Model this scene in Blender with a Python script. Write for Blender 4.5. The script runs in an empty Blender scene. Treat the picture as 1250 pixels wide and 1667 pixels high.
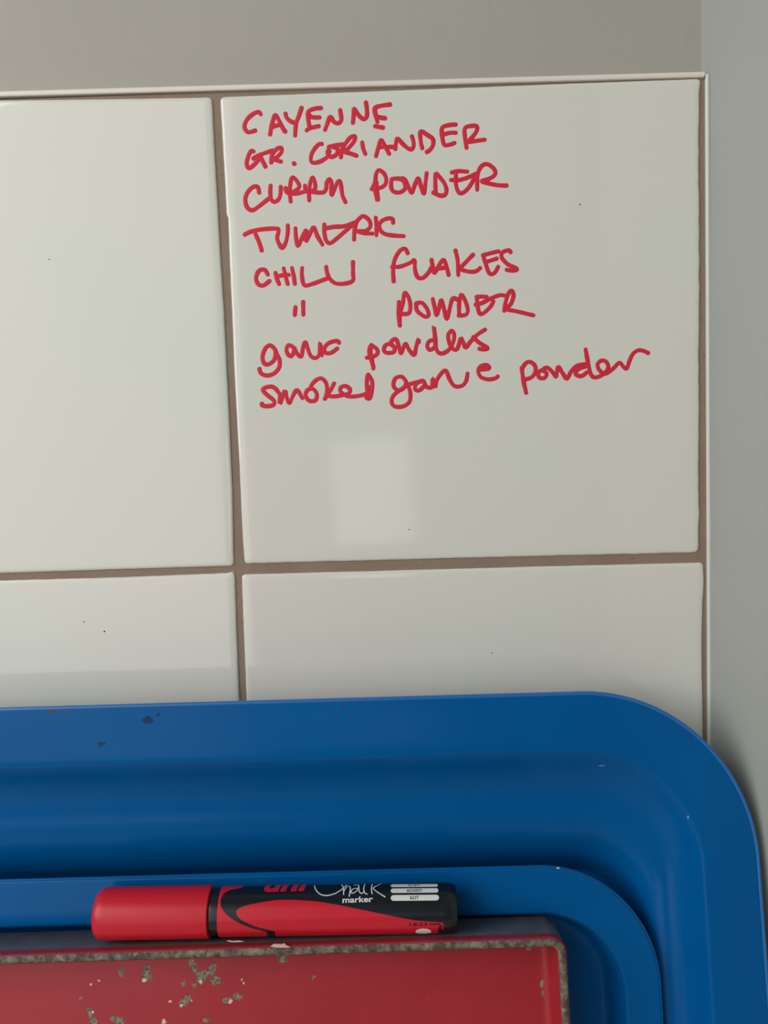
import bpy, bmesh, math, random
from mathutils import Vector, Matrix, noise
sc = bpy.context.scene
C = sc.collection
random.seed(7)

# ------------------------------------------------------------------ camera
F_PX, D_CAM = 1300.0, 0.34
PITCH, YAW, ROLL = 0.0708219, -0.00823794, -0.03045681
CAM = Vector((0, -D_CAM, 0))
FW = Vector((math.sin(YAW)*math.cos(PITCH), math.cos(YAW)*math.cos(PITCH), -math.sin(PITCH)))
R0 = FW.cross(Vector((0, 0, 1))).normalized()
U0 = R0.cross(FW)
RT = R0*math.cos(ROLL) + U0*math.sin(ROLL)
UP = U0*math.cos(ROLL) - R0*math.sin(ROLL)
cd = bpy.data.cameras.new('camera')
cam = bpy.data.objects.new('camera', cd)
C.objects.link(cam)
cam.matrix_world = Matrix(((RT.x, UP.x, -FW.x, CAM.x), (RT.y, UP.y, -FW.y, CAM.y), (RT.z, UP.z, -FW.z, CAM.z), (0, 0, 0, 1)))
cd.sensor_fit = 'HORIZONTAL'
cd.sensor_width = 36
cd.lens = F_PX/1250*36
cd.clip_start = 0.01
sc.camera = cam

# ------------------------------------------------------------------ light
w = bpy.data.worlds.new('room_light')
sc.world = w
w.use_nodes = True
w.node_tree.nodes['Background'].inputs[0].default_value = (0.90, 0.95, 0.95, 1)
w.node_tree.nodes['Background'].inputs[1].default_value = 0.12


def area(name, loc, target, sx, sy, power, col):
    l = bpy.data.lights.new(name, 'AREA')
    l.shape = 'RECTANGLE'; l.size = sx; l.size_y = sy; l.energy = power; l.color = col
    o = bpy.data.objects.new(name, l)
    C.objects.link(o)
    o.location = loc
    o.rotation_euler = (Vector(target)-Vector(loc)).to_track_quat('-Z', 'Y').to_euler()
    return o


area('window_light', (-0.92, -0.70, 0.42), (0, 0, -0.05), 0.75, 0.9, 10.2, (1.0, 0.99, 0.965))
area('side_window_light', (-0.87, -1.6, 0.26), (-0.87, 0, 0.26), 0.98, 1.85, 8.2, (1.0, 0.985, 0.965))
area('phone_reflection_light', (-0.055, -2.3, -0.115), (-0.055, 0, -0.115), 0.27, 0.36, 0.5, (0.92, 0.97, 1.0))  # added lamp: its faint mirror image in the tiles stands in for the phone
sc.view_settings.view_transform = 'Standard'
sc.view_settings.look = 'None'
sc.view_settings.gamma = 1
sc.view_settings.use_curve_mapping = False
sc.view_settings.exposure = -0.03


# ------------------------------------------------------------------ helpers
def ray(px, py):
    return FW + RT*((px-625)/F_PX) - UP*((py-833.5)/F_PX)


def at(px, py, y=0.0):
    d = ray(px, py)
    return CAM + d*((y-CAM.y)/d.y)


def lin(c):
    return tuple(((v/255)/12.92 if v/255 <= 0.04045 else ((v/255+0.055)/1.055)**2.4) for v in c)


def tag(o, label=None, cat=None, group=None, kind=None):
    if label: o['label'] = label
    if cat: o['category'] = cat
    if group: o['group'] = group
    if kind: o['kind'] = kind
    return o


def link(name, me, m=None, parent=None):
    o = bpy.data.objects.new(name, me)
    C.objects.link(o)
    if m is not None:
        for mm in (m if isinstance(m, (list, tuple)) else [m]):
            me.materials.append(mm)
    if parent is not None: o.parent = parent
    return o


def mesh(name, v, f, smooth=True):
    me = bpy.data.meshes.new(name)
    me.from_pydata([tuple(p) for p in v], [], f)
    if smooth:
        me.polygons.foreach_set('use_smooth', [True]*len(me.polygons))
    me.validate()
    return me


def recalc(me):
    bm = bmesh.new(); bm.from_mesh(me)
    bmesh.ops.recalc_face_normals(bm, faces=bm.faces)
    bm.to_mesh(me); bm.free()
    return me


def sharp(me, deg=35):
    bm = bmesh.new(); bm.from_mesh(me)
    for e in bm.edges:
        if len(e.link_faces) == 2 and e.calc_face_angle(0) > math.radians(deg): e.smooth = False
    bm.to_mesh(me); bm.free()
    return me


def box(name, lo, hi, m, parent=None, bev=0.0):
    bm = bmesh.new()
    bmesh.ops.create_cube(bm, size=1)
    for v in bm.verts:
        v.co = Vector([lo[i] + (v.co[i]+0.5)*(hi[i]-lo[i]) for i in range(3)])
    if bev: bmesh.ops.bevel(bm, geom=bm.edges[:], offset=bev, segments=2, affect='EDGES', profile=0.5)
    me = bpy.data.meshes.new(name); bm.to_mesh(me); bm.free()
    return link(name, me, m, parent)


def catmull(pts, n=8):
    if len(pts) < 3:
        a, b = pts[0], pts[-1]
        return [tuple(a[i]+(b[i]-a[i])*k/n for i in range(len(a))) for k in range(n+1)]
    P = [pts[0]] + list(pts) + [pts[-1]]
    out = []
    for i in range(1, len(P)-2):
        p0, p1, p2, p3 = P[i-1:i+3]
        for k in range(n):
            t = k/n
            out.append(tuple(0.5*((2*p1[j]) + (-p0[j]+p2[j])*t + (2*p0[j]-5*p1[j]+4*p2[j]-p3[j])*t*t + (-p0[j]+3*p1[j]-3*p2[j]+p3[j])*t**3) for j in range(len(p1))))
    out.append(tuple(pts[-1]))
    return out


# ------------------------------------------------------------------ materials
class NM:
    def __init__(s, name):
        s.m = bpy.data.materials.new(name); s.m.use_nodes = True
        s.t = s.m.node_tree; s.b = s.t.nodes['Principled BSDF']
        s._g = None

    def n(s, ty, **k):
        x = s.t.nodes.new(ty)
        for a, v in k.items():
            if a.startswith('i_'):
                key = a[2:].replace('_', ' ')
                x.inputs[key].default_value = v
            else: setattr(x, a, v)
        return x

    def l(s, a, b): s.t.links.new(a, b)

    def co(s):
        if s._g is None: s._g = s.n('ShaderNodeTexCoord').outputs['Object']
        return s._g

    def noise(s, scale, detail=4, rough=0.5, vec=None):
        x = s.n('ShaderNodeTexNoise'); x.inputs['Scale'].default_value = scale
        x.inputs['Detail'].default_value = detail; x.inputs['Roughness'].default_value = rough
        s.l(vec or s.co(), x.inputs['Vector'])
        return x.outputs['Fac']

    def ramp(s, fac, a, b, ca=(0, 0, 0, 1), cb=(1, 1, 1, 1)):
        x = s.n('ShaderNodeValToRGB'); e = x.color_ramp.elements
        e[0].position = a; e[1].position = b; e[0].color = ca; e[1].color = cb
        s.l(fac, x.inputs[0]); return x.outputs[0]

    def mix(s, fac, a, b):
        x = s.n('ShaderNodeMix', data_type='RGBA')
        for sock, v in ((x.inputs[0], fac), (x.inputs[6], a), (x.inputs[7], b)):
            if isinstance(v, bpy.types.NodeSocket): s.l(v, sock)
            else: sock.default_value = v
        return x.outputs[2]

    def math(s, op, a, b=0.0, c=0.0):
        x = s.n('ShaderNodeMath', operation=op)
        for i, v in enumerate((a, b, c)):
            if isinstance(v, bpy.types.NodeSocket): s.l(v, x.inputs[i])
            else: x.inputs[i].default_value = v
        return x.outputs[0]

    def bump(s, h, strength, dist):
        x = s.n('ShaderNodeBump'); x.inputs['Strength'].default_value = strength
        x.inputs['Distance'].default_value = dist
        s.l(h, x.inputs['Height']); s.l(x.outputs[0], s.b.inputs['Normal'])

    def set(s, col=None, rough=None, metal=None, spec=None, coat=None, coat_rough=None):
        for k, v in (('Base Color', col), ('Roughness', rough), ('Metallic', metal), ('Specular IOR Level', spec), ('Coat Weight', coat), ('Coat Roughness', coat_rough)):
            if v is None: continue
            if isinstance(v, bpy.types.NodeSocket): s.l(v, s.b.inputs[k])
            else: s.b.inputs[k].default_value = v
        return s.m


def c4(c): return (*lin(c), 1)


def mat_tile():
    a = NM('glazed_tile')
    n1 = a.noise(9, 2)
    n2 = a.noise(420, 3)
    col = a.mix(a.ramp(n1, 0.35, 0.65), c4((222, 224, 214)), c4((226, 223, 214)))
    m = a.set(col, 0.075, 0, 0.5)
    a.bump(a.math('ADD', a.noise(14, 1), a.math('MULTIPLY', n2, 0.004)), 0.25, 0.002)
    return m


def mat_grout():
    a = NM('brown_grout')
    col = a.mix(a.ramp(a.noise(38, 4), 0.42, 0.62), c4((148, 131, 114)), c4((146, 124, 110)))
    col = a.mix(a.ramp(a.noise(900, 3), 0.66, 0.72), col, c4((120, 100, 85)))
    m = a.set(col, 0.9, 0, 0.2)
    a.bump(a.noise(1800, 4), 0.5, 0.0004)
    return m


def mat_paint(name, c1, c2, spec=0.3):
    a = NM(name)
    col = a.mix(a.ramp(a.noise(7, 4), 0.3, 0.7), c4(c1), c4(c2))
    m = a.set(col, 0.6, 0, spec)
    mp = a.n('ShaderNodeMapping'); mp.inputs['Scale'].default_value = (1, 1, 0.35)
    a.l(a.co(), mp.inputs['Vector'])
    a.bump(a.noise(200, 3, 0.5, mp.outputs[0]), 0.18, 0.0006)
    return m


def mat_blue(name, chips, haze=0.0):
    a = NM(name)
    col = a.mix(a.ramp(a.noise(14, 3), 0.35, 0.65), c4((0, 87, 152)), c4((0, 91, 156)))
    # pale scuffs
    mp = a.n('ShaderNodeMapping'); mp.inputs['Scale'].default_value = (1, 3, 1)
    a.l(a.co(), mp.inputs['Vector'])
    sc_ = a.ramp(a.noise(55, 6, 0.7, mp.outputs[0]), 0.72, 0.76)
    col = a.mix(a.math('MULTIPLY', sc_, 0.25), col, c4((70, 130, 185)))
    wob = wobble(a, 0.0018, 700)
    wob_s = wobble(a, 0.0003, 900)
    for (x, y, rx, ry, cc) in chips:
        col = a.mix(ellipse(a, wob if ry > 0.00048 and cc[0] < 120 else wob_s, x, y, rx, ry), col, c4(cc))
    rough = a.ramp(a.noise(70, 5, 0.6), 0.3, 0.8, (0.20,)*3+(1,), (0.30,)*3+(1,))
    m = a.set(col, rough, 0, 0.13)
    a.bump(a.math('ADD', a.noise(22, 2), a.math('MULTIPLY', a.noise(1500, 3), 0.02)), 0.2, 0.0012)
    return m


def wobble(a, amp, scale):
    n = a.n('ShaderNodeTexNoise'); n.inputs['Scale'].default_value = scale; n.inputs['Detail'].default_value = 5
    a.l(a.co(), n.inputs['Vector'])
    s = a.n('ShaderNodeVectorMath', operation='SUBTRACT'); a.l(n.outputs['Color'], s.inputs[0]); s.inputs[1].default_value = (0.5, 0.5, 0.5)
    m = a.n('ShaderNodeVectorMath', operation='SCALE'); a.l(s.outputs[0], m.inputs[0]); m.inputs['Scale'].default_value = amp*2.2
    d = a.n('ShaderNodeVectorMath', operation='ADD'); a.l(a.co(), d.inputs[0]); a.l(m.outputs[0], d.inputs[1])
    return d.outputs[0]


def ellipse(a, vec, x, y, rx, ry, ang=0.0):
    mp = a.n('ShaderNodeMapping', vector_type='TEXTURE')
    mp.inputs['Location'].default_value = (x, y, 0)
    mp.inputs['Rotation'].default_value = (0, 0, ang)
    mp.inputs['Scale'].default_value = (rx, ry, 1000)
    a.l(vec, mp.inputs['Vector'])
    ln = a.n('ShaderNodeVectorMath', operation='LENGTH'); a.l(mp.outputs[0], ln.inputs[0])
    return a.ramp(ln.outputs['Value'], 0.92, 1.0, (1, 1, 1, 1), (0, 0, 0, 1))


def mat_plain(name, c, rough, spec=0.5, metal=0.0):
    a = NM(name)
    n = a.noise(120, 3)
    col = a.mix(a.math('MULTIPLY', n, 0.25), c4(c), c4(tuple(max(0, v*0.8) for v in c)))
    return a.set(col, rough, metal, spec)


TILE = mat_tile()
GROUT = mat_grout()
PLASTER = mat_paint('beige_wall_paint', (176, 172, 165), (171, 167, 158))
SIDEPAINT = mat_paint('white_wall_paint', (164, 168, 164), (168, 170, 165))
TRIMM = mat_plain('trim_plastic', (242, 233, 222), 0.35)
TRIMW = mat_plain('trim_plastic_white', (222, 226, 218), 0.35)
INK = mat_plain('red_chalk_ink', (222, 44, 68), 0.55, 0.3)

# ------------------------------------------------------------------ setting
YP = 0.006                                  # plaster plane behind the tile face
corner_b = at(1141, 60, YP)
edge_f = at(1154.5, 640, 0.0)
zt = at(600, 136, 0).z                      # top edge of the trim
ZB, ZTOP = -0.46, 0.62
XL = -0.62
wb = box('wall_back', (XL, YP, zt-0.004), (corner_b.x+0.03, YP+0.05, ZTOP), PLASTER)
tag(wb, kind='structure')
gr = box('grout', (XL, 0.0009, ZB), (at(1151, 640).x, YP+0.02, zt-0.001), GROUT, wb)


def px_line(pts, y=0.0):
    return [at(px, py, y) for px, py in pts]


def jag(pts, step, amp, seed, out=None):
    """dense points along a polyline, wobbling across it like smeared grout"""
    res = []
    for i in range(len(pts)-1):
        a, b = pts[i], pts[i+1]
        n = max(1, int((b-a).length/step))
        d = (b-a).normalized(); nr = Vector((-d.z, 0, d.x))
        for k in range(n):
            p = a.lerp(b, k/n)
            w_ = noise.noise(Vector((p.x*260+seed, p.z*260, seed*3.1)))*amp + noise.noise(Vector((p.x*60+seed, p.z*60, seed)))*amp*0.8
            res.append(p + nr*w_)
    res.append(pts[-1])
    return res


def round_corners(loops, r=0.0011):
    """loops: four edge polylines (top L-R, right T-B, bottom R-L, left B-T)"""
    out = []
    for i in range(4):
        e = loops[i]
        e = [p for p in e if (p-e[0]).length > r and (p-e[-1]).length > r]
        out += e
        a = e[-1]; nx = loops[(i+1) % 4]
        c = nx[0]
        n2 = [p for p in nx if (p-nx[0]).length > r and (p-nx[-1]).length > r][0]
        for t in (0.25, 0.5, 0.75):
            out.append(a*(1-t)**2 + c*2*t*(1-t) + n2*t*t)
    return out


def tile_obj(edges, name='tile'):
    ol = round_corners(edges)
    xs = [p.x for p in ol]; zs = [p.z for p in ol]
    cx, cz = (min(xs)+max(xs))/2, (min(zs)+max(zs))/2
    hx, hz = (max(xs)-min(xs))/2, (max(zs)-min(zs))/2
    prof = [(0, 0.0052), (0, 0.0007), (0.0002, 0.00035), (0.0006, 0.00015), (0.0013, 0.00004), (0.0032, 0.0), (0.008, 0.00002), (0.02, 0.0)]
    V = []; Fc = []
    n = len(ol)
    for (ins, dy) in prof:
        k1, k2 = 1-ins/hx, 1-ins/hz
        # far from the edge the outline relaxes to a plain rectangle
        for p in ol:
            V.append((cx+(p.x-cx)*k1-0, dy, cz+(p.z-cz)*k2))
    for j in range(len(prof)-1):
        for i in range(n):
            a = j*n+i; b = j*n+(i+1) % n
            Fc.append((a, b, b+n, a+n))
    Fc.append(tuple(range((len(prof)-1)*n, len(prof)*n)))
    me = recalc(mesh(name, V, Fc))
    return link(name, me, TILE, wb)


zT_l = px_line([(-10, 162.8), (344, 157)]); X0 = -0.49; XT0 = at(-10, 162.8).x
def wl(x, z): return Vector((x, 0, z))
Ax = at(0, 163); zleft = Ax.z
PIT = 0.2009
# measured edge polylines (top, right, bottom, left) of the four tiles in view
t1_r = px_line([(344.5, 157.5), (350, 260), (356.5, 380), (364, 500), (371.5, 650), (378, 800), (380.5, 921.5)])
t1_t = [wl(t1_r[0].x-0.1975, at(0, 162.5).z)] + px_line([(0, 162.5), (200, 160), (344.5, 157.5)])
t1_b = px_line([(380.5, 921.5), (200, 927), (0, 933.5)]); t1_b.append(wl(t1_t[0].x, t1_b[-1].z))
t2_t = px_line([(358, 157), (620, 147), (900, 136), (1141.5, 127)])
t2_r = px_line([(1141.5, 127), (1139, 150), (1138, 260), (1139.5, 420), (1138.5, 620), (1138, 760), (1139, 830), (1137.5, 899)])
t2_b = px_line([(1137.5, 899.5), (1125, 900), (900, 905), (640, 911.5), (398, 918)])
t2_l = px_line([(398, 918), (394, 860), (389, 750), (382, 620), (377, 500), (373, 410), (370.8, 353), (368.6, 349), (365.5, 290), (362, 230), (358, 157)])
t3_r = px_line([(382, 933.5), (385.5, 1040), (389.5, 1138)])
t3_r.append(wl(t3_r[-1].x, t3_r[0].z-0.1975))
t3_t = [wl(t1_t[0].x, at(0, 945.5).z)] + px_line([(0, 945.5), (200, 940), (370, 933), (378, 931), (382, 934)])
t3_b = [t3_r[-1], wl(t1_t[0].x, t3_r[-1].z)]
t4_t = px_line([(393, 935.5), (640, 929), (900, 922), (1145.5, 916)])
t4_r = px_line([(1145.5, 916), (1146.5, 950), (1144.5, 975), (1143.5, 1030), (1143.5, 1100), (1145, 1180)])
t4_l = px_line([(401, 1138), (397, 1040), (393, 935.5)])
zb4 = t4_t[0].z-0.1975
t4_r.append(wl(t4_r[-1].x, zb4)); t4_l.insert(0, wl(t4_l[0].x, zb4))
t4_b = [t4_r[-1], t4_l[0]]
E = [(t1_t, t1_r, t1_b, [t1_b[-1], t1_t[0]]), (t2_t, t2_r, t2_b, t2_l),
     (t3_t, t3_r, t3_b, [t3_b[-1], t3_t[0]]), (t4_t, t4_r, t4_b, t4_l)]
tiles = []
for q, es in enumerate(E):
    amps = [(0.00010, 0.00008, 0.00008, 0.00006), (0.00008, 0.00022, 0.00014, 0.00008), (0.00010, 0.00008, 0, 0), (0.00007, 0.00010, 0, 0.00008)][q]
    tiles.append(tile_obj([jag(list(e), 0.0009, amps[i], q*11+i*3.7) for i, e in enumerate(es)]))
# one more column on the left and the cut row behind the trays, down to the worktop
xl1 = t1_t[0].x
def plain_tile(x0, x1, z0, z1):
    a, b, c, d = wl(x0, z1), wl(x1, z1), wl(x1, z0), wl(x0, z0)
    tile_obj([jag([a, b], 0.01, 0.00006, 1), jag([b, c], 0.01, 0.00006, 2), jag([c, d], 0.01, 0.00006, 3), jag([d, a], 0.01, 0.00006, 4)])
plain_tile(xl1-0.2009, xl1-0.0034, t1_b[-1].z, t1_t[0].z)
plain_tile(xl1-0.2009, xl1-0.0034, t3_b[-1].z, t3_t[0].z)
zr = t3_b[-1].z-0.003
plain_tile(xl1-0.2009, xl1-0.0034, ZB, zr)
plain_tile(xl1, t3_r[-1].x, ZB, zr)
plain_tile(t4_l[0].x, t4_r[-1].x, ZB, zr)

# edging strips round the tiling
def strip(name, pa, pb, wd, m, y0, y1, parent=None):
    """bar from pa to pb on the wall; wd = across vector"""
    V = []
    bv = 0.0003
    rows = [(0, y1), (0, y0+bv), (bv, y0+0.00008), (wd.length*0.45, y0-0.00005), (wd.length-bv, y0+0.00008), (wd.length, y0+bv), (wd.length, y1)]
    u = wd.normalized()
    N = 40
    for i in range(N+1):
        p = pa.lerp(pb, i/N)
        for (s, y) in rows:
            q = p + u*s
            V.append((q.x, y, q.z))
    k = len(rows); Fc = []
    for i in range(N):
        for j in range(k):
            a = i*k+j; b = i*k+(j+1) % k
            Fc.append((a, b, b+k, a+k))
    Fc.append(tuple(range(k))); Fc.append(tuple(range(N*k, (N+1)*k)))
    me = sharp(recalc(mesh(name, V, Fc)), 50)
    return tag(link(name, me, m, parent), kind='structure')

tp_r, tp_l = at(1146, 117.6), at(0, 149.5)
tl_dir = (tp_l-tp_r).normalized()
strip('trim_1', tp_r, tp_r + tl_dir*0.66, Vector((0, 0, -0.00195)), TRIMM, -0.0007, YP-0.0002)
tr = strip('trim_2', at(1148.3, 121.5), wl(at(1154, 1175).x+0.0, ZB), Vector((0.00155, 0, 0)), TRIMW, -0.0006, YP-0.0002)

# side wall: from the inner corner it comes towards the camera, a little out of square
p0 = Vector((corner_b.x, YP)); p1 = Vector((at(1155.5, 640).x, 0.0))
SPL = 0.20
def side_x(y): return p1.x - y*SPL if y < 0 else p1.x + (p0.x-p1.x)*(y/YP)
ys = [-0.60, 0.0, YP, YP+0.05]
V = []
xs_ = [side_x(-0.60), p1.x, p0.x, p0.x-0.004]
for z in (ZB, ZTOP):
    for y, x in zip(ys, xs_): V.append((x, y, z))
    for y, x in zip(reversed(ys), reversed(xs_)): V.append((xs_[0]+0.05, y, z))
n = 8
Fc = [(i, (i+1) % n, (i+1) % n+n, i+n) for i in range(n)] + [tuple(range(n)), tuple(range(n, 2*n))]
wr = link('wall_right', recalc(mesh('wall_right', V, Fc, False)), SIDEPAINT)
tag(wr, kind='structure')

# ------------------------------------------------------------------ leaning frame for trays
AL = math.radians(10)
P0 = at(600, 1136, -0.027)
VV = Vector((0, math.sin(AL), math.cos(AL)))
WW = Vector((0, -math.cos(AL), math.sin(AL)))
UU = Vector((1, 0, 0))


def on_plane(px, py, w_):
    d = ray(px, py); o = P0 + WW*w_
    t = (o-CAM).dot(WW)/d.dot(WW)
    q = CAM + d*t - P0
    return q.dot(UU), q.dot(VV)


def rrect(W, H, R, s, seg=14, n_str=8, xtop=0.0):
    """rounded rectangle inset by s; origin = top right corner of the s=0 rectangle"""
    r = max(R-s, 0.0015)
    x1, y1 = -s, -s-(xtop[0]*min(1.0, max(0.0, (s-xtop[1])/(xtop[2]-xtop[1]))) if xtop else 0)
    x0, y0 = -W+s, -H+s
    pts = []
    for (cx, cy, a0) in ((x1-r, y1-r, 0), (x0+r, y1-r, 90), (x0+r, y0+r, 180), (x1-r, y0+r, 270)):
        for k in range(seg+1):
            a = math.radians(a0 + 90*k/seg)
            # slightly squarish corner
            pts.append((cx+r*math.cos(a), cy+r*math.sin(a)))
    out = []
    m = len(pts)
    for i in range(m):
        out.append(pts[i])
        if (i+1) % (seg+1) == 0:
            a, b = pts[i], pts[(i+1) % m]
            for k in range(1, n_str):
                out.append((a[0]+(b[0]-a[0])*k/n_str, a[1]+(b[1]-a[1])*k/n_str))
    return out


def sweep(name, W, H, R, prof, m, parent, cap0=True, cap1=True, closed=False, mats=None, seg=14, shp=None, xtop=0.0):
    V = []; Fc = []
    for (s, w_) in prof:
        for (x, y) in rrect(W, H, R, s, seg, 8, xtop): V.append((x, y, w_))
    n = len(V)//len(prof)
    J = len(prof)
    for j in range(J if closed else J-1):
        for i in range(n):
            a = j*n+i; b = j*n+(i+1) % n
            a2 = ((j+1) % J)*n+i; b2 = ((j+1) % J)*n+(i+1) % n
            Fc.append((a, b, b2, a2))
    if not closed:
        if cap0: Fc.append(tuple(range(n)))
        if cap1: Fc.append(tuple(range((J-1)*n, J*n)))
    me = recalc(mesh(name, V, Fc))
    if shp: me = sharp(me, shp)
    return link(name, me, m, parent)


def smooth_prof(pts, n=5): return [tuple(p) for p in catmull(pts, n)]


def frame_empty(name, u, v, w_, rz=0.0):
    """empty whose local x,y,z are right, up along the lean, towards the room"""
    e = bpy.data.objects.new(name, None)
    e.empty_display_size = 0.02
    C.objects.link(e)
    p = P0 + UU*u + VV*v + WW*w_
    M = Matrix(((UU.x, VV.x, WW.x, p.x), (UU.y, VV.y, WW.y, p.y), (UU.z, VV.z, WW.z, p.z), (0, 0, 0, 1)))
    e.matrix_world = M @ Matrix.Rotation(rz, 4, 'Z')
    return e


# big tray
BT_W, BT_H, BT_R = 0.46, 0.345, 0.066
u1 = on_plane(1246.5, 1520, 0)[0]
print('big tray right edge u', u1, 'side wall clearance', side_x(-0.0215-0.1*math.tan(AL)) - (P0.x+u1))
BC = []
for (px, py, rx, ry, cc) in [(85, 1156.5, 9, 3.2, (96, 66, 60)), (108, 1155, 8, 3, (104, 72, 62)), (240, 1172, 9, 7, (10, 52, 100)), (258, 1163, 3, 4, (15, 55, 100)), (165, 1212, 6, 4, (20, 62, 110)),
                             (325, 1146, 5, 2, (80, 60, 60)), (555, 1140.5, 5, 1.8, (80, 62, 60)), (558, 1149, 4, 2, (60, 62, 90)), (985, 1251, 5, 0.7, (140, 180, 210)), (1122, 1332, 0.8, 3, (130, 175, 205))]:
    u, v = on_plane(px, py, 0)
    BC.append((u-u1, v, rx*0.00025, ry*0.00025, cc))
BLUE = mat_blue('blue_enamel', BC)
big = frame_empty('serving_tray', u1, 0, 0)
tag(big, 'large deep blue metal tray leaning on the tiles, its rounded corner behind everything else', 'tray')
top = smooth_prof([(0.0006, -0.0001), (0.006, 0.0), (0.014, -0.0001), (0.0212, -0.0004), (0.0232, -0.0020), (0.0262, -0.0068), (0.0295, -0.0106), (0.0325, -0.0122), (0.0355, -0.0130), (0.0390, -0.0152), (0.0430, -0.0210), (0.0465, -0.0280), (0.0490, -0.0308), (0.060, -0.0315)], 4)
bot = [(s+0.0006 if 0.02 < s else s, w_-0.0011) for s, w_ in top]
sweep('tray_body', BT_W, BT_H, BT_R, top[::-1]+bot, BLUE, big, seg=24, xtop=(0.0305, 0.0215, 0.048))
circ = [(0.0007+0.0009*math.cos(a), -0.0007+0.0009*math.sin(a)) for a in [2*math.pi*k/10 for k in range(10)]]
RIMB = mat_plain('blue_rim', (38, 112, 182), 0.3)  # edge bead is a paler blue than the tray body
tag(sweep('rolled_edge', BT_W, BT_H, BT_R, circ, RIMB, big, closed=True, seg=24), 'pale rolled edge')

# smaller tray nested in it
SW = -0.0095
us, _ = on_plane(1079, 1640, SW); _, vs = on_plane(500, 1419, SW)
ST_R = 0.046
SC = []
for (px, py, rx, ry, cc) in [(908, 1413, 3, 1.2, (190, 205, 215)), (1061, 1518, 1, 1, (150, 180, 205))]:
    u, v = on_plane(px, py, SW)
    SC.append((u-us, v-vs, rx*0.00025, ry*0.00025, cc))
BLUE2 = mat_blue('blue_enamel_small', SC)
small = frame_empty('serving_tray', us, vs, SW)
tag(small, 'smaller blue metal tray nested inside the large one, directly behind the red marker', 'tray')
ST_W, ST_H = 0.36, (vs + BT_H) - 0.0385
top = smooth_prof([(0.0006, 0.0), (0.006, 0.0), (0.0125, -0.0001), (0.0145, -0.0009), (0.0158, -0.0035), (0.0178, -0.0095), (0.0205, -0.0122), (0.028, -0.0130)], 4)
bot = [(s+0.0006 if s > 0.013 else s, w_-0.0010) for s, w_ in top]
sweep('tray_body', ST_W, ST_H, ST_R, top[::-1]+bot, BLUE2, small, seg=20, xtop=(0.0042, 0.0006, 0.0125))
circ = [(0.0005+0.0006*math.cos(a), -0.0005+0.0006*math.sin(a)) for a in [2*math.pi*k/8 for k in range(8)]]
sweep('rolled_edge', ST_W, ST_H, ST_R, circ, BLUE2, small, closed=True, seg=20)

# ------------------------------------------------------------------ red tin
TW = 0.0095
ut, _ = on_plane(929, 1640, TW); _, vt = on_plane(700, 1531, TW)
tin = frame_empty('baking_tin', ut, vt, TW, math.radians(0.35))
tag(tin, 'chipped red painted metal tin with a worn grey rim, in front of the blue trays', 'tin')
TN_W, TN_H, TN_R = 0.29, vt + BT_H - 0.0618, 0.0062


def tin_local(px, py, dw):
    u, v = on_plane(px, py, TW+dw)
    q = Vector((u-ut, v-vt, 0)); q.rotate(Matrix.Rotation(-math.radians(0.35), 3, 'Z'))
    return q.x, q.y


DEP = 0.0150
a = NM('red_tin_paint')
col = a.mix(a.ramp(a.noise(20, 4, 0.6), 0.35, 0.68), c4((170, 40, 51)), c4((161, 33, 44)))
col = a.mix(a.math('MULTIPLY', a.ramp(a.noise(90, 6, 0.75), 0.6, 0.8), 0.35), col, c4((196, 82, 92)))
wob = wobble(a, 0.0011, 620)
metal_c = a.mix(a.ramp(a.noise(800, 4, 0.6), 0.38, 0.66), c4((82, 70, 58)), c4((160, 150, 130)))
worn = None
SP = [(314, 1571, 5, 12, 0.45), (332, 1586, 14, 7, 0.1), (326, 1594, 7, 8, 0), (345, 1578, 6, 11, -0.5), (351, 1596, 8, 7, 0), (302, 1629, 6, 12, -0.6), (296, 1635, 5, 8, -0.4),
      (317, 1604, 6, 3, 0), (297, 1602, 4, 4, 0), (238, 1582, 6, 12, -0.2), (242, 1590, 6, 6, 0), (370, 1628, 8, 5, 0.3), (386, 1622, 8, 5, -0.2), (148, 1652, 4, 12, 0.45), (153, 1664, 5, 6, 0.3),
      (191, 1661, 12, 6, -0.3), (460, 1560, 9, 7, 0), (131, 1625, 3.5, 3.5, 0), (197, 1583, 4, 7, 0), (860, 1543, 7, 4, 0.1), (882, 1602, 3, 7, 0), (884, 1617, 2, 6, 0), (335, 1661, 8, 3, 0), (268, 1664, 5, 3, 0.4), (510, 1592, 3, 3, 0)]
for (px, py, rx, ry, an) in SP:
    u, v = tin_local(px, py, -DEP)
    e_ = ellipse(a, wob, u, v, rx*0.00025, ry*0.00025, an)
    worn = e_ if worn is None else a.math('MAXIMUM', worn, e_)
col = a.mix(worn, col, metal_c)
dots = None
for (px, py, r_) in [(148, 1603, 1.6), (160, 1597, 1.5), (277, 1630, 2.2), (312, 1629, 1.8), (394, 1596, 2), (397, 1600, 1.5), (235, 1596, 4), (375, 1631, 3), (296, 1637, 3), (326, 1598, 2.5), (266, 1663, 4), (151, 1648, 2)]:
    u, v = tin_local(px, py, -DEP)
    e_ = ellipse(a, wob, u, v, r_*0.00025, r_*0.00025, 0)
    dots = e_ if dots is None else a.math('MAXIMUM', dots, e_)
col = a.mix(dots, col, c4((235, 190, 180)))
REDTIN = a.set(col, a.mix(worn, (0.36, 0.36, 0.36, 1), (0.6, 0.6, 0.6, 1)), 0, 0.5)
a.bump(a.math('ADD', a.math('MULTIPLY', worn, -0.35), a.math('MULTIPLY', a.noise(35, 3), 1.0)), 0.3, 0.0008)

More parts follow.
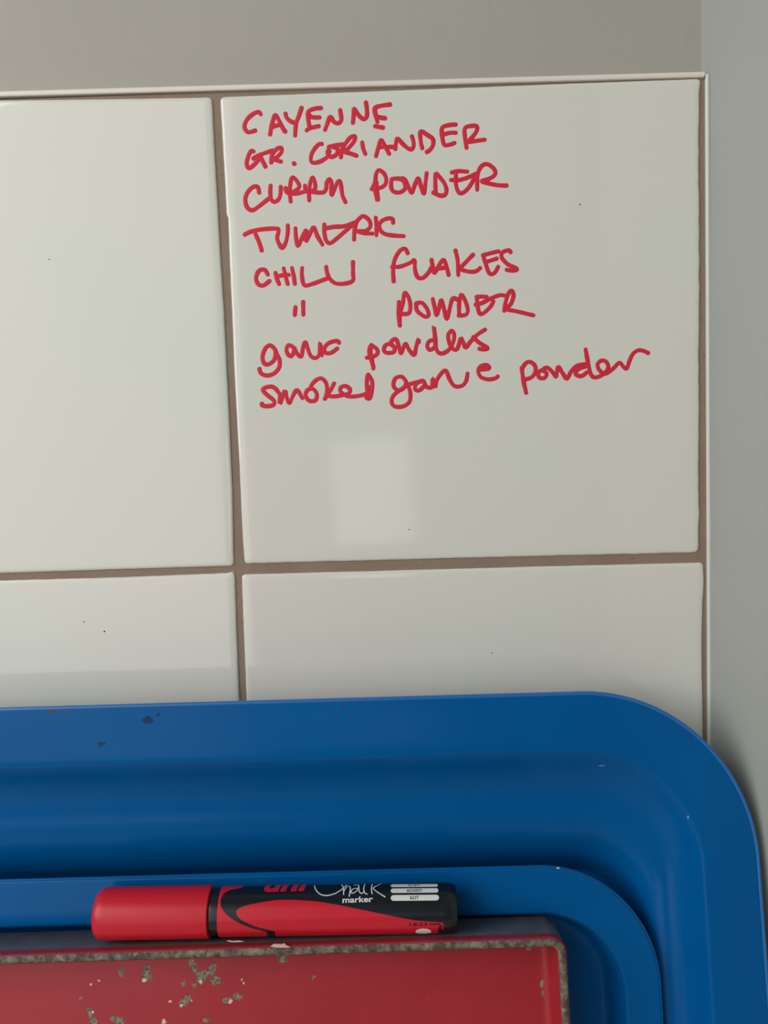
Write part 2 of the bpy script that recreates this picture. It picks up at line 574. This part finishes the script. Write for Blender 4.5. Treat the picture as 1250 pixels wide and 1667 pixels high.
a = NM('worn_rim')
sep = a.n('ShaderNodeSeparateXYZ'); a.l(a.co(), sep.inputs[0])
zz = a.math('ADD', sep.outputs['Z'], a.math('MULTIPLY', a.math('SUBTRACT', a.noise(420, 4), 0.5), 0.0007))
front = a.ramp(a.math('MULTIPLY', a.math('ADD', zz, 0.0019), 500), 0.60, 0.70)   # 1 = front of the bead
g = a.mix(a.ramp(a.noise(330, 5, 0.6), 0.38, 0.66), c4((74, 62, 52)), c4((146, 136, 118)))
g = a.mix(a.ramp(a.noise(240, 3), 0.57, 0.62), g, c4((88, 70, 60)))
g = a.mix(a.ramp(a.noise(130, 3), 0.66, 0.70), g, c4((150, 48, 58)))
WORN = a.set(a.mix(front, c4((150, 40, 54)), g), 0.55, 0, 0.5)
a.bump(a.noise(900, 5, 0.7), 0.8, 0.0006)
a = NM('dark_tin_side')
col = a.mix(a.ramp(a.noise(120, 6, 0.7), 0.35, 0.7), c4((84, 90, 94)), c4((108, 110, 110)))
sep = a.n('ShaderNodeSeparateXYZ'); a.l(a.co(), sep.inputs[0])
zz = a.math('ADD', sep.outputs['Z'], a.math('MULTIPLY', a.math('SUBTRACT', a.noise(300, 4), 0.5), 0.0008))
col = a.mix(a.ramp(a.math('ADD', a.math('MULTIPLY', zz, 500), 3.0), 0.66, 0.76), col, c4((150, 40, 54)))
DARK = a.set(col, 0.5, 0.0, 0.5)
a.bump(a.noise(600, 4), 0.3, 0.0003)

inner = smooth_prof([(0.0030, -0.0010), (0.0042, -0.0070), (0.0050, -DEP+0.0025), (0.0058, -DEP+0.0008), (0.0075, -DEP), (0.012, -DEP-0.0001)], 3)
sweep('inner_panel', TN_W, TN_H, TN_R, inner, REDTIN, tin, cap0=False, seg=10)
outer = [(0.0002, -0.0016), (0.0002, -0.0050), (0.0002, -0.0210), (0.0022, -0.0232), (0.0062, -0.0285), (0.0085, -0.0303), (0.016, -0.0306)]
sweep('outer_shell', TN_W, TN_H, TN_R, outer, DARK, tin, cap0=False, seg=10, shp=50)
rr = 0.00195
circ = [(0.0021+rr*1.0*math.cos(t), -0.0019+rr*0.95*math.sin(t)) for t in [2*math.pi*k/14 for k in range(14)]]
sweep('rim', TN_W, TN_H, TN_R, circ, WORN, tin, closed=True, seg=10)
tin.children[-1]['label'] = 'worn grey rolled rim with the red paint rubbed off'
# lifted paint flakes on the rim
FLAKE = mat_plain('paint_flake', (214, 178, 166), 0.6, 0.3)
fv = []
for pts in ([(440, 1540.5), (446, 1536.5), (458, 1537), (463, 1535.5), (466, 1539), (473, 1541.5), (462, 1543), (450, 1542.5)], [(369, 1531.5), (372, 1530.8), (380, 1532), (388, 1531), (398, 1532.6), (388, 1533.4), (376, 1533.6)]):
    fv.append([tin_local(px, py, 0.0003) for px, py in pts])
for pts in fv:
    n = len(pts)
    V = [(x, y, 0.0001) for x, y in pts] + [(x, y, 0.0004+0.0001*(i % 2)) for i, (x, y) in enumerate(pts)]
    Fc = [(i, (i+1) % n, (i+1) % n+n, i+n) for i in range(n)] + [tuple(range(n)), tuple(range(n, 2*n))]
    link('paint_flake', recalc(mesh('paint_flake', V, Fc, False)), FLAKE, tin)

# ------------------------------------------------------------------ marker
MR = 0.00945                                    # cap radius
BR = 0.0089                                     # barrel radius
mv = vt - 0.0004 + MR + 0.0002                  # rests on the tin's upper side
mw = SW + MR + 0.0006
mc = P0 + VV*mv + WW*mw
def m_at(px, py):
    return at(px, py, mc.y)
ML, MRr = m_at(158, 1487), m_at(743, 1477)
LOG = ('marker len', (MRr-ML).length, 'z from pixels', ML.z, MRr.z, 'z from rest', mc.z)
L = (MRr-ML).length
axis = (MRr-ML).normalized()
mk = bpy.data.objects.new('marker_pen', None)
mk.empty_display_size = 0.01
C.objects.link(mk)
zz_ = mc.z
# local x along the pen, local y straight down-range (world +y), local z up
ax = axis; ay = Vector((0, 0, 1)).cross(ax).normalized(); az = ax.cross(ay)
org = Vector((ML.x, mc.y, ML.z))
mk.matrix_world = Matrix(((ax.x, ay.x, az.x, org.x), (ax.y, ay.y, az.y, org.y), (ax.z, ay.z, az.z, org.z), (0, 0, 0, 1)))
tag(mk, 'fat red and black chalk marker pen lying on the upper side of the red tin', 'marker pen')
MINV = mk.matrix_world.inverted()


def lathe(name, prof, m, parent, seg=48):
    V = []; Fc = []
    for (x, r) in prof:
        for k in range(seg):
            t = 2*math.pi*k/seg
            V.append((x, r*math.cos(t), r*math.sin(t)))
    for j in range(len(prof)-1):
        for k in range(seg):
            a_ = j*seg+k; b_ = j*seg+(k+1) % seg
            Fc.append((a_, b_, b_+seg, a_+seg))
    Fc.append(tuple(range(seg))); Fc.append(tuple(range((len(prof)-1)*seg, len(prof)*seg)))
    return link(name, sharp(recalc(mesh(name, V, Fc)), 40), m, parent)


def mx(px): return (px-158)/585.0*L


def hit(px, py, r):
    """where the sight line meets the barrel: gives (x along pen, angle round it)"""
    o = MINV @ CAM
    d = (MINV.to_3x3() @ ray(px, py)).normalized()
    A = d.y*d.y+d.z*d.z; B = o.y*d.y+o.z*d.z; Cc = o.y*o.y+o.z*o.z-r*r
    disc = B*B-A*Cc
    if disc < 0: disc = 0
    t = (-B-math.sqrt(disc))/A
    p = o+d*t
    return p.x, math.atan2(p.z, -p.y)          # 0 = facing the room, 90 deg = up


M_RED = NM('marker_red'); M_RED.set(M_RED.mix(M_RED.noise(60, 2), c4((206, 26, 44)), c4((200, 24, 42))), 0.38, 0, 0.4)
M_RED.bump(M_RED.noise(2500, 2), 0.05, 0.0002); M_RED = M_RED.m
M_BLK = mat_plain('marker_black', (18, 22, 31), 0.3, 0.5)
M_WHT = mat_plain('label_white', (232, 234, 228), 0.45, 0.4)
M_BRED = mat_plain('label_red', (210, 24, 46), 0.32, 0.5)
xc = hit(337, 1484, MR)[0]
xb0 = hit(352, 1484, BR)[0]
xb1 = hit(722, 1480, BR)[0]
capp = [(0.0, 0.0045), (0.0002, 0.0066), (0.0008, 0.0081), (0.0018, 0.0089), (0.0032, 0.0093), (0.005, MR), (xc-0.0004, MR), (xc-0.0001, MR-0.0003), (xc, MR-0.0010)]
tag(lathe('cap', capp, M_RED, mk), 'plain red cap')
lathe('collar', [(xc-0.002, 0.0070), (xc-0.0005, 0.0083), (xc+0.001, 0.00845), (xb0+0.0005, 0.00845), (xb0+0.001, 0.006)], M_BLK, mk)
body = lathe('barrel', [(xb0, 0.0082), (xb0+0.0003, BR), (xb0+0.02, BR), (xb1, BR), (xb1+0.0004, BR), (xb1+0.0022, BR-0.0001), (L-0.0012, BR-0.0004), (L-0.0003, BR-0.0010), (L, BR-0.0025)], M_BLK, mk)


def wrap(x, th, lift): return (x, -(BR+lift)*math.cos(th), (BR+lift)*math.sin(th))


def patch(name, rows, m, lift=0.00006, n=12):
    """rows of (a, b) end points in (x, angle); filled between"""
    V = []; Fc = []
    for (a_, b_) in rows:
        for k in range(n+1):
            t = k/n
            V.append(wrap(a_[0]+(b_[0]-a_[0])*t, a_[1]+(b_[1]-a_[1])*t, lift))
    for j in range(len(rows)-1):
        for k in range(n):
            i = j*(n+1)+k
            Fc.append((i, i+1, i+n+2, i+n+1))
    me = mesh(name, V, Fc)
    bm = bmesh.new(); bm.from_mesh(me)
    for f in bm.faces:
        c = f.calc_center_median(); f.normal_update()
        if f.normal.dot(Vector((0, c.y, c.z))) < 0: f.normal_flip()
    bm.to_mesh(me); bm.free()
    return link(name, me, m, body)


def interp(pts, t):
    """pts sorted by first value"""
    if t <= pts[0][0]: return pts[0][1]
    for (a0, b0), (a1, b1) in zip(pts, pts[1:]):
        if t <= a1: return b0+(b1-b0)*(t-a0)/(a1-a0+1e-9)
    return pts[-1][1]


# left red field: rows in angle, right border follows the black swoosh
cv = catmull([(396, 1443.5), (392, 1445.6), (370.4, 1450.7), (360.5, 1461), (359.7, 1475), (368, 1488), (383, 1499), (406, 1509.6), (434, 1516.6)], 6)
hv = [hit(px, py, BR) for px, py in cv]
tx = sorted([(t, x) for x, t in hv])
rows = []
t_lo, t_hi = math.radians(-150), math.radians(125)
for k in range(61):
    t = t_lo+(t_hi-t_lo)*k/60
    rows.append(((xb0+0.0003, t), (max(interp(tx, t), xb0+0.0004), t)))
patch('label_print', rows, M_BRED)
# red wave
topc = catmull([(384.3, 1484.5), (386, 1481), (398.6, 1474.8), (429, 1468.4), (455, 1465.2), (488, 1465.6), (529, 1469.5), (583, 1479.8), (637.6, 1491), (675.7, 1498), (719, 1501.4), (722, 1503)], 5)
botc = catmull([(384.3, 1484.5), (385.5, 1489), (392, 1496.8), (416.5, 1508), (447, 1515.5)], 5)
th_ = [hit(px, py, BR) for px, py in topc]
bh_ = [hit(px, py, BR) for px, py in botc]
xa, xz = th_[0][0], th_[-1][0]
txs = sorted(th_); bxs = sorted(bh_)
rows = []
tend = hit(700, 1513, BR)[1]
xe = bxs[-1][0]
xs_a = [xa+(xe-xa)*k/30 for k in range(31)]
patch('label_print', [((x, interp(bxs, x)), (x, interp(txs, x))) for x in xs_a], M_BRED, 0.00007, 16)
xs_b = [xe+(xz-xe)*k/60 for k in range(61)]
xcut = hit(716, 1510, BR)[0]
patch('label_print', [((x, math.radians(-150) if x < xcut else tend), (x, interp(txs, x))) for x in xs_b], M_BRED, 0.00007, 60)


def pill(x0, x1, y0, y1, m, lift):
    """rounded bar printed on the barrel"""
    rows = []
    ym = (y0+y1)/2; h = (y1-y0)/2
    for k in range(49):
        t = 0.5-0.5*math.cos(math.pi*k/48)
        x = x0+(x1-x0)*t
        e = min(x-x0, x1-x)
        hh = h*math.sqrt(max(0, 1-(1-min(1, e/h))**2))
        sl = -0.008*(x-(x0+x1)/2)
        rows.append((hit(x, ym+hh+sl, BR), hit(x, ym-hh+sl, BR)))
    return patch('label_print', rows, m, lift, 6)


def zp(x, y): return 420+x/3.676, 1420+y/3.676
pill(636, 714.5, 1457, 1466.3, M_WHT, 0.00008)
pill(636, 713.5, 1446.4, 1453.6, M_WHT, 0.00008)
pill(636, 712.5, 1439.6, 1444.2, M_WHT, 0.00008)
M_INKB = mat_plain('label_ink', (22, 20, 24), 0.5, 0.3)


def text_on(txt, px0, px1, ybase, ytop, m, lift, slope=-0.010, bold=0.0, shear=0.0, th_top=None):
    cu = bpy.data.curves.new('t', 'FONT')
    cu.body = txt; cu.size = 1; cu.offset = bold; cu.resolution_u = 4; cu.shear = shear
    to = bpy.data.objects.new('t', cu); C.objects.link(to)
    dg = bpy.context.evaluated_depsgraph_get()
    me = bpy.data.meshes.new_from_object(to.evaluated_get(dg))
    bpy.data.objects.remove(to)
    xs = [v.co.x for v in me.vertices]; ysv = [v.co.y for v in me.vertices]
    x0, x1 = min(xs), max(xs); y0, y1 = min(ysv), max(ysv)
    h0 = hit((px0+px1)/2, ybase, BR)[1]
    h1 = th_top if th_top else hit((px0+px1)/2, ytop, BR)[1]
    ax0, ax1 = hit(px0, (ybase+ytop)/2, BR)[0], hit(px1, (ybase+ytop)/2, BR)[0]
    bm = bmesh.new(); bm.from_mesh(me)
    for v in bm.verts: v.co.y *= 2
    bmesh.ops.triangulate(bm, faces=bm.faces)
    for _ in range(4):
        ed = [e for e in bm.edges if e.calc_length() > 0.16]
        if not ed: break
        bmesh.ops.subdivide_edges(bm, edges=ed, cuts=1)
        bmesh.ops.triangulate(bm, faces=bm.faces)
    for v in bm.verts: v.co.y /= 2
    for v in bm.verts:
        fx = (v.co.x-x0)/(x1-x0); fy = (v.co.y-y0)/(y1-y0)
        v.co = wrap(ax0+(ax1-ax0)*fx, h0+(h1-h0)*fy+math.radians(1.2)*(fx-0.5), lift)
    for f in bm.faces:
        f.normal_update(); c = f.calc_center_median()
        if f.normal.dot(Vector((0, c.y, c.z))) < 0: f.normal_flip()
    bm.to_mesh(me); bm.free()
    return link('lettering', me, m, body)


tag(text_on('ROT', 667.5, 681.5, 1464.3, 1459, M_INKB, 0.00012, bold=0.02), 'black lettering reading ROT')
tag(text_on('ROSSO', 662.5, 686.5, 1452.2, 1447.8, M_INKB, 0.00012, bold=0.02), 'black lettering reading ROSSO')
tag(text_on('ROJO', 665, 683.5, 1443.3, 1440.4, M_INKB, 0.00012, bold=0.02), 'black lettering reading ROJO')
tag(text_on('1.8-2.5 mm', 665.5, 716, 1506.5, 1501.5, M_INKB, 0.00014, bold=0.02, shear=0.2), 'black lettering reading 1.8-2.5 mm')
tag(text_on('uni', 430, 501, 1452, 1440, M_BRED, 0.00008, bold=0.035, shear=0.15, th_top=hit(465, 1452, BR)[1]+1.15), 'red lettering reading uni')


def ink(name, strokes, wd, m, lift):
    V = []; Fc = []
    for st in strokes:
        pts = catmull(st, 6)
        h = [hit(*zp(*p), BR) for p in pts]
        q = [Vector((x, t*BR)) for x, t in h]
        base = len(V)
        for i, p in enumerate(q):
            d = (q[min(i+1, len(q)-1)]-q[max(i-1, 0)])
            if d.length < 1e-9: d = Vector((1, 0))
            d.normalize(); nn = Vector((-d.y, d.x))
            wv = wd*(0.55 if i in (0, len(q)-1) else 1)
            for s_ in (-1, 1):
                z = p+nn*s_*wv/2
                V.append(wrap(z.x, z.y/BR, lift))
        for i in range(len(q)-1):
            a_ = base+2*i
            Fc.append((a_, a_+1, a_+3, a_+2))
        lift += 0.000004
    me = mesh(name, V, Fc)
    bm = bmesh.new(); bm.from_mesh(me)
    for f in bm.faces:
        f.normal_update(); c = f.calc_center_median()
        if f.normal.dot(Vector((0, c.y, c.z))) < 0: f.normal_flip()
    bm.to_mesh(me); bm.free()
    return link(name, me, m, body)


tag(ink('lettering', [[(338, 80), (345, 105), (372, 132), (410, 140), (455, 130), (495, 108), (520, 86), (532, 74)],
         [(500, 74), (510, 95), (512, 136)], [(512, 118), (528, 92), (545, 84), (552, 100), (545, 148)],
         [(572, 82), (596, 76), (602, 88), (590, 112), (565, 126), (556, 116), (572, 100), (598, 98)], [(604, 84), (604, 112), (618, 128), (632, 118)],
         [(640, 72), (632, 100), (640, 126), (656, 132)],
         [(684, 72), (678, 100), (684, 132)], [(738, 70), (700, 88), (690, 100), (712, 118), (740, 136), (762, 150)]], 0.00042, M_WHT, 0.00009), 'white script lettering reading Chalk')
# slab letters "marker"
tag(text_on('marker', 557.5, 607, 1469.3, 1459.8, M_WHT, 0.00010, bold=0.022), 'white lettering reading marker')
# recycling roundel at the lower edge
rows = []
for k in range(17):
    x = 676+26*k/16
    hh = 5.2*math.sqrt(max(0, 1-((x-689)/13)**2))
    a_ = hit(x, 1516.5-hh, BR); rows.append(((a_[0], a_[1]-0.001-hh*0.09), a_))
patch('label_print', rows, M_WHT, 0.00011, 4)

# ------------------------------------------------------------------ handwriting on the tile
def S(k, ox, oy, sts): return [[(ox+x/k, oy+y/k) for x, y in s] for s in sts]
A1 = lambda *s: S(5.208, 380, 150, s)
A2 = lambda *s: S(5.208, 600, 150, s)
A3 = lambda *s: S(5.208, 380, 330, s)
A4 = lambda *s: S(4.808, 620, 330, s)
A5 = lambda *s: S(5.208, 400, 510, s)
A6 = lambda *s: S(5.0, 580, 510, s)
A7 = lambda *s: S(5.0, 820, 540, s)
LINES = [
 ('CAYENNE', A1([(232, 190), (215, 170), (180, 178), (130, 215), (100, 260), (95, 305), (125, 340), (187, 325)],
    [(310, 362), (318, 310), (335, 240), (355, 195), (385, 240), (415, 300), (440, 338)], [(318, 300), (360, 285), (405, 275)],
    [(440, 180), (450, 215), (480, 245), (520, 262)], [(578, 130), (555, 200), (530, 270), (522, 370)],
    [(745, 135), (690, 140), (635, 165), (632, 220), (645, 300)], [(640, 190), (662, 212), (732, 215)], [(618, 325), (650, 305), (725, 288)],
    [(775, 322), (795, 270), (820, 210), (850, 250), (885, 265), (912, 240), (910, 190), (903, 150)],
    [(1012, 262), (1018, 200), (1022, 140), (1060, 195), (1100, 228), (1130, 205), (1130, 140), (1122, 85)])
   + A2([(185, 105), (110, 115), (55, 135), (58, 190), (75, 255)], [(78, 210), (110, 218), (142, 222)], [(52, 288), (125, 302)])),
 ('GR. CORIANDER', A1([(172, 505), (150, 500), (125, 545), (112, 610), (135, 645), (190, 600), (225, 555)], [(165, 565), (230, 530), (320, 500), (340, 498)], [(225, 545), (250, 590), (272, 635)],
    [(320, 600), (325, 540), (345, 500)], [(330, 525), (370, 480), (405, 475), (405, 510), (370, 550), (345, 570), (405, 590)], [(508, 603), (520, 610)],
    [(752, 440), (720, 445), (675, 500), (655, 560), (670, 598), (730, 590), (795, 550), (815, 500)], [(810, 475), (798, 520), (830, 550), (875, 525), (880, 480), (845, 470)], [(805, 465), (870, 450), (935, 445)],
    [(910, 555), (915, 500), (940, 450), (990, 385), (1030, 375), (1020, 420), (970, 480), (940, 505), (990, 520), (1045, 540)], [(1090, 425), (1100, 480), (1118, 525)])
   + A2([(62, 545), (80, 480), (105, 405), (140, 460), (175, 525)], [(75, 490), (95, 468), (160, 465), (215, 465)],
    [(225, 485), (232, 430), (245, 395), (300, 450), (355, 487), (380, 460), (378, 410), (365, 372)], [(455, 478), (442, 420), (440, 335), (500, 365), (545, 400), (545, 450), (520, 490), (490, 510)],
    [(740, 275), (680, 280), (625, 300), (622, 360), (640, 445), (690, 445), (730, 430)], [(640, 358), (690, 345), (740, 345)],
    [(830, 475), (818, 400), (815, 310), (860, 288), (915, 290), (915, 330), (880, 380), (840, 422), (900, 415), (985, 403)])),
 ('CURRY POWDER', A1([(218, 855), (205, 805), (165, 805), (120, 850), (100, 910), (115, 975), (160, 1002), (220, 965), (290, 910), (315, 890)], [(315, 790), (312, 850), (320, 910), (350, 930), (385, 905), (400, 850), (400, 800)],
    [(485, 930), (478, 860), (482, 780), (500, 722), (545, 765), (555, 810), (500, 850)], [(440, 810), (455, 850), (520, 862), (600, 845), (625, 840)],
    [(642, 920), (640, 850), (650, 770), (670, 722), (690, 770), (690, 820), (662, 842), (700, 850), (760, 850), (785, 820), (790, 770), (812, 738), (830, 770), (828, 820), (832, 875), (860, 810), (882, 762), (903, 757), (915, 820), (925, 880), (950, 935)], [(605, 790), (612, 830), (640, 850)])
   + A2([(25, 825), (55, 760), (62, 700), (85, 662), (130, 690), (150, 745), (130, 795), (65, 822)], [(55, 740), (55, 830), (72, 915)], [(68, 760), (70, 830), (80, 915)],
    [(195, 735), (190, 800), (210, 842), (265, 850), (310, 815), (300, 760), (265, 735), (205, 735)], [(280, 730), (310, 745), (335, 800), (365, 855), (390, 790), (420, 730), (440, 790), (468, 862), (480, 780), (492, 685)],
    [(568, 850), (565, 770), (568, 692), (600, 720), (640, 770), (660, 830), (645, 872), (600, 876), (545, 850)],
    [(702, 682), (760, 670), (838, 675)], [(740, 690), (740, 780), (760, 845), (790, 857), (840, 820), (880, 760), (900, 710)], [(695, 745), (770, 745), (850, 720), (910, 690)],
    [(920, 830), (920, 760), (925, 690), (960, 625), (1010, 612), (1065, 655), (1070, 700), (1020, 735), (955, 755), (1020, 775), (1100, 790), (1172, 792)])),
 ('TUMERIC', A3([(92, 272), (150, 245), (250, 225), (365, 220), (382, 240), (370, 300), (390, 355), (415, 382), (445, 330), (460, 250), (460, 190)], [(185, 265), (215, 330), (240, 408)],
    [(525, 215), (530, 290), (545, 368), (580, 300), (615, 232), (618, 280), (612, 328), (650, 260), (680, 210), (710, 280), (755, 358)],
    [(770, 182), (770, 250), (785, 320), (820, 343), (880, 300), (960, 230), (1030, 172)], [(770, 220), (850, 205), (930, 200), (1030, 168)],
    [(1022, 315), (1025, 250), (1040, 170), (1080, 122), (1110, 117), (1150, 150), (1160, 200), (1120, 240), (1050, 242), (1110, 258), (1180, 262)], [(1205, 125), (1212, 200), (1212, 278)])
   + A4([(95, 160), (90, 128), (50, 124), (5, 145), (-15, 180), (0, 222), (40, 248), (110, 258), (180, 262)])),
 ('CHILLI FLAKES', A3([(292, 612), (265, 570), (220, 575), (192, 630), (205, 685), (250, 703), (308, 662)], [(355, 592), (370, 650), (388, 692)], [(370, 625), (420, 615), (472, 612)], [(425, 555), (440, 620), (460, 692)],
    [(495, 552), (510, 620), (520, 690)], [(582, 552), (580, 620), (602, 700), (680, 685), (760, 655), (800, 640)], [(785, 542), (795, 600), (820, 650), (870, 685), (950, 685), (1012, 660), (1013, 600), (1013, 500)])
   + A4([(210, 398), (190, 362), (150, 375), (110, 440), (95, 520), (100, 618)], [(85, 502), (150, 500), (230, 470), (262, 450), (266, 520), (285, 580), (325, 590), (370, 550), (395, 505)],
    [(395, 445), (405, 500), (418, 552), (460, 480), (490, 448), (510, 490), (530, 568)], [(385, 515), (440, 518), (510, 505)], [(582, 372), (600, 450), (605, 568)], [(723, 405), (670, 460), (625, 515), (680, 538), (740, 538), (778, 510)],
    [(798, 408), (820, 480), (850, 555), (890, 548), (918, 500)], [(805, 410), (860, 395), (922, 380)], [(830, 462), (908, 437)], [(1015, 390), (1000, 372), (950, 390), (945, 430), (990, 480), (1040, 505), (1065, 522), (1030, 532), (982, 525)])),
 ('ditto marks and POWDER', A3([(525, 882), (520, 955)], [(590, 838), (592, 952)])
   + A4([(147, 965), (150, 870), (172, 780), (185, 705), (215, 740), (230, 800), (222, 860), (180, 872), (150, 865)], [(140, 775), (138, 870), (148, 965)],
    [(275, 785), (280, 840), (315, 875), (350, 893), (373, 878), (360, 830), (322, 785), (282, 785)], [(405, 752), (420, 820), (435, 882), (455, 820), (472, 760), (495, 840), (515, 910), (535, 840), (560, 752), (600, 760)],
    [(612, 870), (612, 790), (628, 720), (660, 770), (680, 840), (662, 878), (605, 883)], [(745, 737), (790, 735), (830, 737)], [(738, 800), (790, 785), (860, 750), (930, 724), (980, 730)], [(750, 745), (758, 820), (775, 870), (812, 858), (860, 810), (880, 770)],
    [(965, 848), (975, 780), (1000, 705), (1025, 690), (1037, 730), (1018, 790), (985, 832), (1060, 850), (1195, 882)])),
 ('garlic powders', A5([(245, 300), (205, 272), (165, 300), (142, 370), (155, 423), (190, 433), (238, 400), (252, 345), (248, 305), (265, 350), (287, 400), (283, 460), (240, 510), (180, 528), (130, 510), (115, 468)],
    [(400, 285), (362, 270), (345, 310), (360, 352), (390, 362), (408, 320), (408, 285), (430, 335), (470, 368), (485, 290), (505, 245), (525, 300), (550, 360), (590, 380), (625, 345), (630, 250), (635, 300), (645, 358)],
    [(792, 252), (770, 235), (710, 250), (668, 290), (672, 332), (720, 337), (778, 297)], )
   + A6([(122, 255), (115, 320), (130, 390), (138, 452)], [(118, 260), (103, 300), (112, 350), (128, 400), (140, 440)], [(130, 265), (165, 290), (173, 325), (142, 350), (82, 362)],
    [(290, 248), (240, 258), (224, 300), (250, 322), (305, 315), (308, 275), (272, 248), (300, 215), (325, 215), (345, 270), (362, 328), (382, 280), (402, 248), (430, 300), (470, 338), (485, 280), (505, 212), (508, 238)],
    [(635, 218), (592, 228), (577, 270), (600, 298), (638, 270), (640, 200), (630, 108), (642, 200), (652, 295), (690, 328), (750, 300), (790, 230), (795, 170), (775, 142), (747, 180), (760, 250), (790, 292), (822, 288), (850, 205), (870, 240), (890, 278), (930, 230), (990, 170), (1050, 132)],
    [(948, 192), (1000, 240), (1068, 282), (1040, 295), (998, 288)])),
 ('smoked garlic powder', A5([(265, 650), (220, 622), (162, 632), (147, 655), (190, 700), (238, 740), (235, 777), (180, 788), (138, 780), (138, 762)], [(255, 645), (288, 690), (290, 765), (330, 660), (348, 720), (370, 762), (400, 700), (435, 652), (480, 722)],
    [(562, 640), (522, 652), (507, 700), (540, 742), (590, 738), (603, 690), (580, 648), (548, 628), (590, 572), (640, 552), (680, 590), (690, 650), (680, 705), (668, 728)],
    [(750, 592), (720, 650), (690, 692), (740, 705), (800, 698), (870, 680), (883, 645), (845, 617), (803, 632), (808, 670), (870, 705), (960, 700), (1030, 680)],
    [(1033, 522), (1025, 600), (1035, 690)], [(1035, 518), (1068, 570), (1072, 640), (1050, 722), (1018, 712)], [(1045, 620), (1045, 700)])
   + A6([(408, 560), (370, 517), (318, 530), (302, 590), (340, 628), (388, 608), (408, 570), (438, 640), (433, 718), (380, 758), (312, 758), (287, 720), (302, 670), (360, 622), (430, 580), (490, 562), (545, 548)],
    [(545, 548), (490, 572), (477, 618), (510, 628), (555, 585), (545, 545), (570, 598), (615, 600), (620, 530), (640, 602), (652, 550), (690, 492), (728, 467), (760, 540), (800, 593), (860, 590), (893, 550), (905, 488)],
    [(1005, 458), (1080, 450), (1062, 422), (1012, 432), (992, 470), (1012, 518), (1070, 538), (1128, 530), (1152, 512)])
   + A7([(145, 292), (160, 400), (182, 500)], [(150, 300), (175, 260), (210, 245), (250, 272), (258, 320), (230, 368), (165, 393)],
    [(318, 310), (282, 332), (287, 372), (328, 378), (350, 342), (320, 312), (350, 292), (390, 322), (424, 368), (432, 330), (445, 288), (480, 340), (514, 382), (550, 320), (600, 275), (680, 262)],
    [(680, 278), (612, 302), (582, 342), (630, 362), (678, 330)], [(665, 142), (685, 250), (710, 350), (750, 372), (810, 345), (850, 292), (830, 242), (790, 237), (762, 270), (782, 318), (830, 342), (890, 300), (940, 252), (970, 282), (1000, 300), (1022, 240), (1050, 182), (1092, 152), (1140, 157), (1176, 175)])),
]
HW = 3.6/1300*D_CAM*1.0


def writing(name, strokes):
    V = []; Fc = []
    for si, st in enumerate(strokes):
        pts = catmull(st, 5)
        q = []
        for p in pts:
            a_ = at(*p)
            v2 = Vector((a_.x, a_.z))
            if not q or (v2-q[-1]).length > 0.00012: q.append(v2)
        if len(q) < 2: continue
        # round ends
        d0 = (q[0]-q[1]).normalized(); d1 = (q[-1]-q[-2]).normalized()
        seq = [(q[0]+d0*HW*0.75, 0.35), (q[0]+d0*HW*0.45, 0.8)] + [(p, 1.0) for p in q] + [(q[-1]+d1*HW*0.45, 0.8), (q[-1]+d1*HW*0.75, 0.35)]
        base = len(V)
        lift = 0.00004 + 0.000004*(si % 6)
        for i, (p, k) in enumerate(seq):
            pa = seq[max(i-1, 0)][0]; pb = seq[min(i+1, len(seq)-1)][0]
            d = (pb-pa).normalized(); nn = Vector((-d.y, d.x))
            wv = HW*k*(1+0.16*noise.noise(Vector((p.x*300, p.y*300, si))))
            for s_, h_ in ((-1, 0.0), (-0.8, 0.8), (0, 1.0), (0.8, 0.8), (1, 0.0)):
                z = p + nn*wv*s_
                V.append((z.x, -0.00001-lift*h_ if h_ else 0.00001, z.y))
        for i in range(len(seq)-1):
            for j in range(4):
                a_ = base+i*5+j
                Fc.append((a_, a_+5, a_+6, a_+1))
    me = mesh(name, V, Fc)
    return link(name, me, INK, tiles[1])


for txt, st in LINES:
    o = writing('handwriting', st)
    tag(o, 'red handwritten line reading ' + txt)

# tiny specks on the glaze
SPECK = mat_plain('dark_speck', (60, 48, 42), 0.7, 0.2)
for (px, py, r_, ti) in [(944, 333, 0.0004, 1), (801, 1063, 0.0003, 3), (666, 862, 0.0003, 1), (137, 1012, 0.0003, 2), (170, 1028, 0.0004, 2), (80, 422, 0.0003, 0)]:
    p = at(px, py)
    V = [(p.x+r_*math.cos(k)*random.uniform(.7, 1.2), -0.00001, p.z+r_*math.sin(k)*random.uniform(.7, 1.2)) for k in [2*math.pi*i/8 for i in range(8)]] + [(p.x, -0.00012, p.z)]
    link('speck', mesh('speck', V, [(i, (i+1) % 8, 8) for i in range(8)]), SPECK, tiles[ti])

# ------------------------------------------------------------------ worktop the trays stand on
bottom = P0 - VV*BT_H + WW*(-0.0016)
wt_z = bottom.z
V = []
zt_, zb_ = wt_z-0.0003, wt_z-0.035
yf = -0.55
for z in (zb_, zt_):
    V += [(XL, YP-0.001-0.0055, z), (side_x(-0.0005)-0.0008, -0.0006, z), (side_x(yf)-0.0008, yf, z), (XL, yf, z)]
me = recalc(mesh('worktop', V, [(0, 1, 2, 3), (4, 5, 6, 7), (0, 1, 5, 4), (1, 2, 6, 5), (2, 3, 7, 6), (3, 0, 4, 7)], False))
wt = link('worktop', me, mat_plain('worktop_laminate', (214, 206, 194), 0.45))
tag(wt, 'plain worktop below the picture, under the leaning trays', 'worktop')
